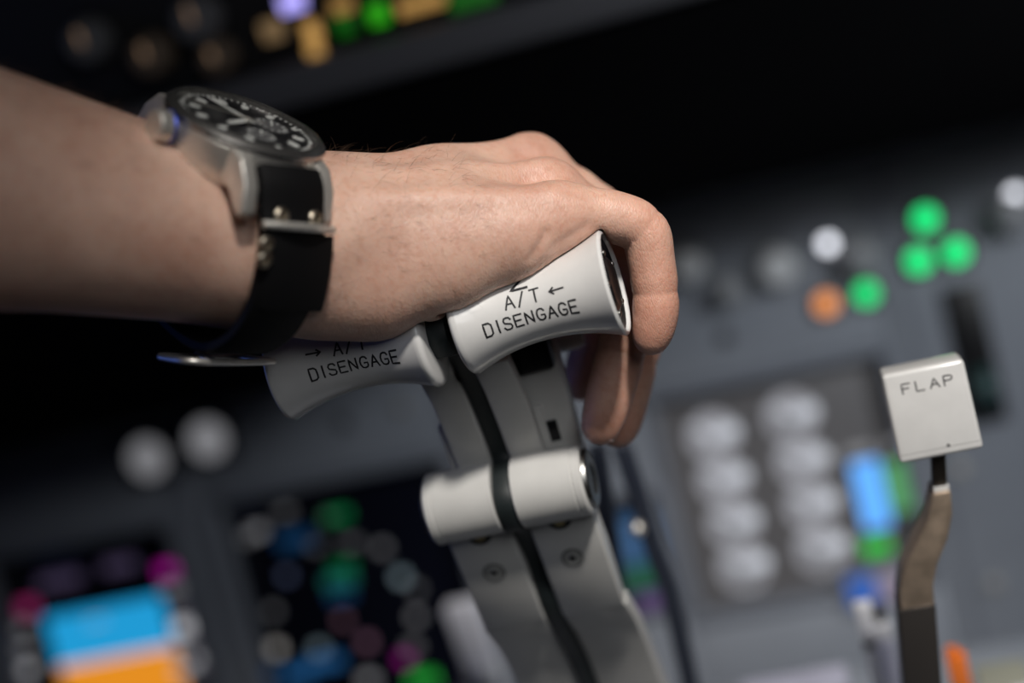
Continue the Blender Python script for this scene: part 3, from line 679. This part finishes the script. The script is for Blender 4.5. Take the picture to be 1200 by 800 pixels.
V, Q = surface_nets(D, lo); Q = Q[(Q >= 0).all(1)]
for _ in range(3):   # light smoothing of the grid
    acc = np.zeros_like(V); cnt = np.zeros(len(V))
    for k in range(4):
        np.add.at(acc, Q[:, k], V[Q[:, (k+1) % 4]]); np.add.at(cnt, Q[:, k], 1)
        np.add.at(acc, Q[:, k], V[Q[:, k-1]]); np.add.at(cnt, Q[:, k], 1)
    V = V*.5+acc/np.maximum(cnt, 1)[:, None]*.5
del palm, fing, D
# skin material
def skin():
    m = bpy.data.materials.new('skin'); m.use_nodes = True; nt = m.node_tree; b = nt.nodes['Principled BSDF']; N = nt.nodes.new; Lk = nt.links.new
    tc = N('ShaderNodeTexCoord')
    n1 = N('ShaderNodeTexNoise'); n1.inputs['Scale'].default_value = 38; n1.inputs['Detail'].default_value = 4; Lk(tc.outputs['Object'], n1.inputs['Vector'])
    r1 = N('ShaderNodeValToRGB'); r1.color_ramp.elements[0].position = .32; r1.color_ramp.elements[1].position = .72
    r1.color_ramp.elements[0].color = (.52, .305, .23, 1); r1.color_ramp.elements[1].color = (.68, .455, .355, 1); Lk(n1.outputs['Fac'], r1.inputs['Fac'])
    n2 = N('ShaderNodeTexNoise'); n2.inputs['Scale'].default_value = 420; n2.inputs['Detail'].default_value = 3; Lk(tc.outputs['Object'], n2.inputs['Vector'])
    r2 = N('ShaderNodeValToRGB'); r2.color_ramp.elements[0].position = .36; r2.color_ramp.elements[1].position = .5
    r2.color_ramp.elements[0].color = (.93, .86, .82, 1); r2.color_ramp.elements[1].color = (1, 1, 1, 1); Lk(n2.outputs['Fac'], r2.inputs['Fac'])
    mx = N('ShaderNodeMixRGB'); mx.blend_type = 'MULTIPLY'; mx.inputs[0].default_value = .8; Lk(r1.outputs['Color'], mx.inputs[1]); Lk(r2.outputs['Color'], mx.inputs[2])
    at = N('ShaderNodeAttribute'); at.attribute_name = 'redness'
    m2 = N('ShaderNodeMixRGB'); m2.blend_type = 'MULTIPLY'; Lk(at.outputs['Fac'], m2.inputs[0]); Lk(mx.outputs['Color'], m2.inputs[1]); m2.inputs[2].default_value = (1, .70, .62, 1)
    Lk(m2.outputs['Color'], b.inputs['Base Color'])
    b.inputs['Roughness'].default_value = .46; b.inputs['Subsurface Weight'].default_value = .25; b.inputs['Subsurface Radius'].default_value = (1, .35, .2); b.inputs['Subsurface Scale'].default_value = .003
    mp = N('ShaderNodeMapping'); mp.inputs['Scale'].default_value = (2.8, 1, 1); mp.inputs['Rotation'].default_value = (0, .25, .35); Lk(tc.outputs['Object'], mp.inputs['Vector'])
    vo = N('ShaderNodeTexVoronoi'); vo.feature = 'DISTANCE_TO_EDGE'; vo.inputs['Scale'].default_value = 520; Lk(mp.outputs['Vector'], vo.inputs['Vector'])
    n3 = N('ShaderNodeTexNoise'); n3.inputs['Scale'].default_value = 130; n3.inputs['Detail'].default_value = 6; Lk(mp.outputs['Vector'], n3.inputs['Vector'])
    cl = N('ShaderNodeMath'); cl.operation = 'MINIMUM'; cl.inputs[1].default_value = .25; Lk(vo.outputs['Distance'], cl.inputs[0])
    ad = N('ShaderNodeMath'); ad.operation = 'MULTIPLY_ADD'; ad.inputs[1].default_value = 1.0; Lk(cl.outputs[0], ad.inputs[0]); Lk(n3.outputs['Fac'], ad.inputs[2])
    bp = N('ShaderNodeBump'); bp.inputs['Strength'].default_value = .42; bp.inputs['Distance'].default_value = .0006; Lk(ad.outputs[0], bp.inputs['Height']); Lk(bp.outputs['Normal'], b.inputs['Normal'])
    return m
me = bpy.data.meshes.new('person'); me.vertices.add(len(V)); me.vertices.foreach_set('co', V.astype(np.float32).ravel())
me.loops.add(Q.size); me.loops.foreach_set('vertex_index', Q.astype(np.int32).ravel()); me.polygons.add(len(Q))
me.polygons.foreach_set('loop_start', (np.arange(len(Q))*4).astype(np.int32)); me.update(calc_edges=True); me.validate()
red = np.zeros(len(V))
for nme, (P, R) in JP.items():
    for j in (0, 2, 4, len(P)-1):
        if j < len(P): red += .55*np.exp(-(((V-P[j])**2).sum(1))/(2*.009**2))
at = me.attributes.new('redness', 'FLOAT', 'POINT'); at.data.foreach_set('value', np.clip(red, 0, 1).astype(np.float32))
me.materials.append(skin())
person = link('person', me, None, None, 'all')
tag(person, 'bare forearm and right hand gripping the two thrust lever knobs', 'person')
# nails on the fingertips (outer side of each finger)
NAIL = mat('fingernail', (.70, .48, .42), .3)
for nme in ('little', 'ring', 'middle', 'index'):
    P, R = JP[nme]; t = P[-1]-P[-2]; t /= np.linalg.norm(t); o = np.array((1., .15, 0)); o -= t*(o @ t); o /= np.linalg.norm(o); sd = np.cross(t, o)
    v = []; f = []; c = P[-1]-t*.001
    for i in range(7):
        for j in range(7):
            a = (j-3)/3*.75; l = (i-3)/3; r = R[-1]*1.025
            v.append(c+t*l*.0048*(1-.25*abs(a)**2)+o*cos(a)*r+sd*sin(a)*r-o*(.0008*max(0, l)))
    for i in range(6):
        for j in range(6): f.append((i*7+j, i*7+j+1, (i+1)*7+j+1, (i+1)*7+j))
    mesh('fingernail', v, f, NAIL, person)
# fine hairs on the forearm and wrist
nr = np.zeros((len(V), 3)); me.vertices.foreach_get('normal', nr.ravel()) if False else None
nn = np.empty(len(V)*3, np.float32); me.vertices.foreach_get('normal', nn); nn = nn.reshape(-1, 3)
rel = V-UW; la = rel @ AA; up_ = nn @ AN
cand = np.where((up_ > -.35) & (la < .075) & (la > -.15) & ((la < -.016) | (la > .016)))[0]
pick = rng.choice(cand, 1500, replace=False)
cu = bpy.data.curves.new('arm_hair', 'CURVE'); cu.dimensions = '3D'; cu.bevel_depth = .000035; cu.bevel_resolution = 0
for i in pick:
    p = V[i]; n_ = nn[i]; d0 = AA*.55+AB*rng.normal(0, .5)+n_*.55+rng.normal(0, .25, 3); d0 /= np.linalg.norm(d0); L = rng.uniform(.004, .010)
    s_ = cu.splines.new('POLY'); s_.points.add(3)
    for k in range(4):
        t = k/3; q = p+d0*L*t-n_*(L*.35*t*t); s_.points[k].co = (*q, 1); s_.points[k].radius = 1-.8*t
ho = bpy.data.objects.new('arm_hair', cu); COL.objects.link(ho); ho.parent = person; cu.materials.append(mat('arm_hair', (.10, .055, .03), .5)); tag(ho, kind='stuff')

# ------------------------------------------------------------------ wristwatch
WC = UW+AN*.0268*AS                       # where the case back sits
_aw = radians(51); WA = cos(_aw)*Mj+sin(_aw)*Wv; WB = cos(_aw)*Wv-sin(_aw)*Mj
WM_ = frame3(WC, WA*AS, WB*AS, AN*AS)           # x to the hand, y to the thumb side, z up from the wrist
wt = empty('wristwatch', M=WM_); tag(wt, 'steel pilot style wristwatch with black dial on black leather strap', 'watch')
RW = .0242
lathe('case', [(-.0055, RW*.78), (-.0050, RW*.86), (-.0030, RW*.93), (.0015, RW*.985), (.0075, RW*.985), (.0082, RW*.96)], STEEL, wt, 72, 'z')
bz = lathe('bezel', [(.0080, RW*.96), (.0084, RW*1.0), (.0094, RW*1.0), (.0110, RW*.93), (.0112, RW*.90), (.0108, RW*.865), (.0094, RW*.85)], mat('polished_bezel', (.42, .41, .40), .27, .95), wt, 72, 'z', caps=False)
# take the bottom disc of the bezel away from the dial: dial sits above it
dl = lathe('dial', [(.0078, RW*.86), (.0095, RW*.86)], mat('black_dial', (.004, .004, .006), .35), wt, 64, 'z')
DZ = .0096
lathe('flange_ring', [(DZ, RW*.86), (.0106, RW*.87), (.0106, RW*.86), (DZ+.0001, RW*.80)], mat('flange_grey', (.05, .05, .055), .4), dl, 64, 'z') if False else None
LUME = mat('pale_lume', (.72, .74, .72), .4); SUB = mat('subdial_grey', (.10, .10, .105), .4)
def mark(name, ang, r0, r1, w, m, parent=dl, z=DZ, oval=True):
    c, s = cos(ang), sin(ang); M = Matrix(((c, -s, 0, 0), (s, c, 0, 0), (0, 0, 1, 0), (0, 0, 0, 1)))
    n = 14; pts = []
    rc, rl = (r0+r1)/2, (r1-r0)/2
    if oval: pts = [(rc+rl*np.sign(cos(a))*abs(cos(a))**.7, w*np.sign(sin(a))*abs(sin(a))**.7) for a in np.linspace(0, 2*pi, n, endpoint=False)]
    else: pts = [(r0, -w), (r1, -w), (r1, w), (r0, w)]
    return prism(name, pts, 0, .00025, lambda p, t: (p[0], p[1], z+t), m, parent, 0, M=M)
for k in range(12):
    a = k*pi/6
    if k == 3: mark('hour_mark', a+.07, .0135, .0175, .0009, LUME); mark('hour_mark', a-.07, .0135, .0175, .0009, LUME)
    elif k in (0, 9): mark('hour_mark', a, .0165, .0182, .0010, LUME)
    else: mark('hour_mark', a, .0138, .0175, .0012, LUME)
for k in range(60): mark('minute_mark', k*pi/30, .0187, .0197 if k % 5 else .0201, .00022 if k % 5 else .00045, LUME, oval=False)
for (cx, cy, r) in ((.0088, 0, .0056), (-.001, -.0092, .0048)):
    sd = lathe('subdial', [(0, r), (.0002, r), (.0002, r*.9), (.0001, r*.88)], SUB, wt, 40, 'z', Matrix.Translation((cx, cy, DZ)))
    for k in range(12): mark('subdial_mark', k*pi/6, r*.68, r*.86, .00015, LUME, sd, .0001, False)
    mark('subdial_hand', 1.0, -.001, r*.7, .00025, LUME, sd, .0004, False)
mark('hour_hand', radians(205), -.002, .0115, .0009, LUME, wt, DZ+.0006); mark('minute_hand', radians(108), -.003, .0165, .0006, LUME, wt, DZ+.0009); mark('second_hand', radians(150), -.005, .018, .00015, STEEL, wt, DZ+.0012, False)
lathe('hand_hub', [(DZ, .0012), (DZ+.0014, .0012), (DZ+.0016, .0008)], STEEL, wt, 16, 'z')
gm = bpy.data.materials.new('sapphire_glass'); gm.use_nodes = True; nt = gm.node_tree; nt.nodes.clear()
o_n = nt.nodes.new('ShaderNodeOutputMaterial'); tr = nt.nodes.new('ShaderNodeBsdfTransparent'); gl = nt.nodes.new('ShaderNodeBsdfGlossy'); gl.inputs['Roughness'].default_value = .03
fr = nt.nodes.new('ShaderNodeFresnel'); fr.inputs[0].default_value = 1.45; mxs = nt.nodes.new('ShaderNodeMixShader')
nt.links.new(fr.outputs[0], mxs.inputs[0]); nt.links.new(tr.outputs[0], mxs.inputs[1]); nt.links.new(gl.outputs[0], mxs.inputs[2]); nt.links.new(mxs.outputs[0], o_n.inputs[0])
cy = lathe('crystal', [(.0108, RW*.88), (.0114, RW*.87), (.0118, RW*.70), (.0120, RW*.40), (.01205, 0)], gm, wt, 56, 'z', caps=False)
if sum(p.normal.z*p.area for p in cy.data.polygons) < 0: cy.data.flip_normals()
# crown with pushers on the elbow side
Mc = Matrix.Translation((-RW*.97, 0, .0050)) @ Matrix.Rotation(pi, 4, 'Z')
cr = empty('crown') if False else lathe('crown', [(0, .0022), (.0018, .0022), (.0020, .0042), (.0026, .0046), (.0062, .0046), (.0068, .0040), (.0070, .0010)], STEEL, wt, 28, 'x', Mc)
lathe('crown_glint', [(.0018, .0047), (.0022, .0049), (.0026, .0047)], mat('blue_reflection', (.03, .07, .5), .3, .6), cr, 28, 'x')  # blue reflection on the crown, painted as a coloured ring
# lugs
for sy in (-1, 1):
    for sx in (-1, 1):
        pts = [(.008, -.0015), (.008, .0080), (.0180, .0082), (.0235, .0068), (.0285, .0015), (.0312, -.0060), (.0298, -.0082), (.0270, -.0066), (.0215, -.0025)]
        x0 = sx*.0112; x1 = sx*.0160
        prism('lug', pts, x0, x1, lambda p, t: (t, sy*p[0], p[1]), STEEL, wt, .0006, 3, ang=30)
    tube('spring_bar', [(-.0112, sy*.0262, -.0005), (.0112, sy*.0262, -.0005)], .0009, STEEL, wt, 10)
# strap: path in the (b, n) plane relative to the case back
def strap_path(off=0):
    pts = [(.0236, .0050), (.0272, .0018), (.0300, -.0040), (.0335, -.0110), (.0362, -.0230), (.0358, -.0330), (.0310, -.0440), (.0200, -.0530), (0, -.0560)]
    return pts
near = [(-p[0], p[1]) for p in strap_path()]; far = strap_path()[::-1]
path = spline(near+far[1:], 6)
def band(name, path, w, th, shift, m, parent, M=None):
    v = []; f = []; n = len(path)
    for i, p in enumerate(path):
        t = path[min(i+1, n-1)]-path[max(i-1, 0)]; t /= np.linalg.norm(t); o = np.array((t[1], -t[0]))
        c = np.array((0, -.0268))
        if o @ (p-c) < 0: o = -o
        s = shift(i/(n-1)); ww = w(i/(n-1)) if callable(w) else w
        for (x, e) in ((-ww, 0), (-ww*.98, th*.7), (-ww*.85, th), (ww*.85, th), (ww*.98, th*.7), (ww, 0)):
            q = p+o*e; v.append((x+s, q[0], q[1]))
    for i in range(n-1):
        for k in range(6): f.append((i*6+k, i*6+(k+1) % 6, (i+1)*6+(k+1) % 6, (i+1)*6+k))
    f.append(tuple(range(6))); f.append(tuple((n-1)*6+k for k in range(6))[::-1])
    return mesh(name, v, f, m, parent, 40, M)
shf = lambda t: .004*sin(pi*min(1, max(0, t)))**2
st = band('strap', path, .0110, .0032, shf, LEATHER, wt)
path2 = path[16:29]
kp = band('keeper', [p*1.0+np.array((-.0016, -.001)) for p in path2], .0118, .0026, lambda t: .003+.002*t, LEATHER, wt)
def strap_pt(i, x, e):
    p = path[i]; t = path[i+1]-path[i-1]; t /= np.linalg.norm(t); o = np.array((t[1], -t[0])); c = np.array((0, -.0268))
    if o @ (p-c) < 0: o = -o
    q = p+o*e; return np.array((x+shf(i/(len(path)-1)), q[0], q[1])), np.array((0, o[0], o[1])), np.array((0, t[0], t[1]))
BRS = mat('aged_brass', (.34, .30, .24), .38, 1)
for (i, x) in ((14, -.0060), (14, .0060), (19, -.0112), (21, -.0112)):
    c, o, t = strap_pt(i, x, .0034)
    lathe('rivet', [(0, .0024), (.0010, .0024), (.0014, .0019), (.0012, .0012), (.0006, .0010)], BRS, st, 18, 'z', frame3(c, (1, 0, 0), Vector(o).cross(Vector((1, 0, 0))), o))
# metal bar at the head of the keeper
c0, o0_, t0 = strap_pt(16, 0, .0052)
tube('keeper_bar', spline([c0+np.array((-.012, 0, 0))-o0_*.002, c0+np.array((-.006, 0, 0)), c0+np.array((.003, 0, 0))+o0_*.0008, c0+np.array((.013, 0, 0))-o0_*.002], 5), .0012, STEEL, kp, 10)
# folding buckle frame hanging below
bi = 44; c0, o0_, t0 = strap_pt(bi, .001, .0045)
pts = [c0+np.array((sx*.0150, 0, 0))+t0*ty*.009+o0_*oz for sx, ty, oz in ((-1, -1, 0), (-1.02, .3, .003), (-.85, 1, .0045), (0, 1.1, .005), (.85, 1, .0045), (1.02, .3, .003), (1, -1, 0), (0, -1.1, 0))]
bk = tube('buckle', spline(pts, 5, True), .0011, STEEL, wt, 10, True)
tube('buckle_pin', [c0-t0*.009, c0+o0_*.003, c0+t0*.010+o0_*.004], .0009, STEEL, bk, 8)
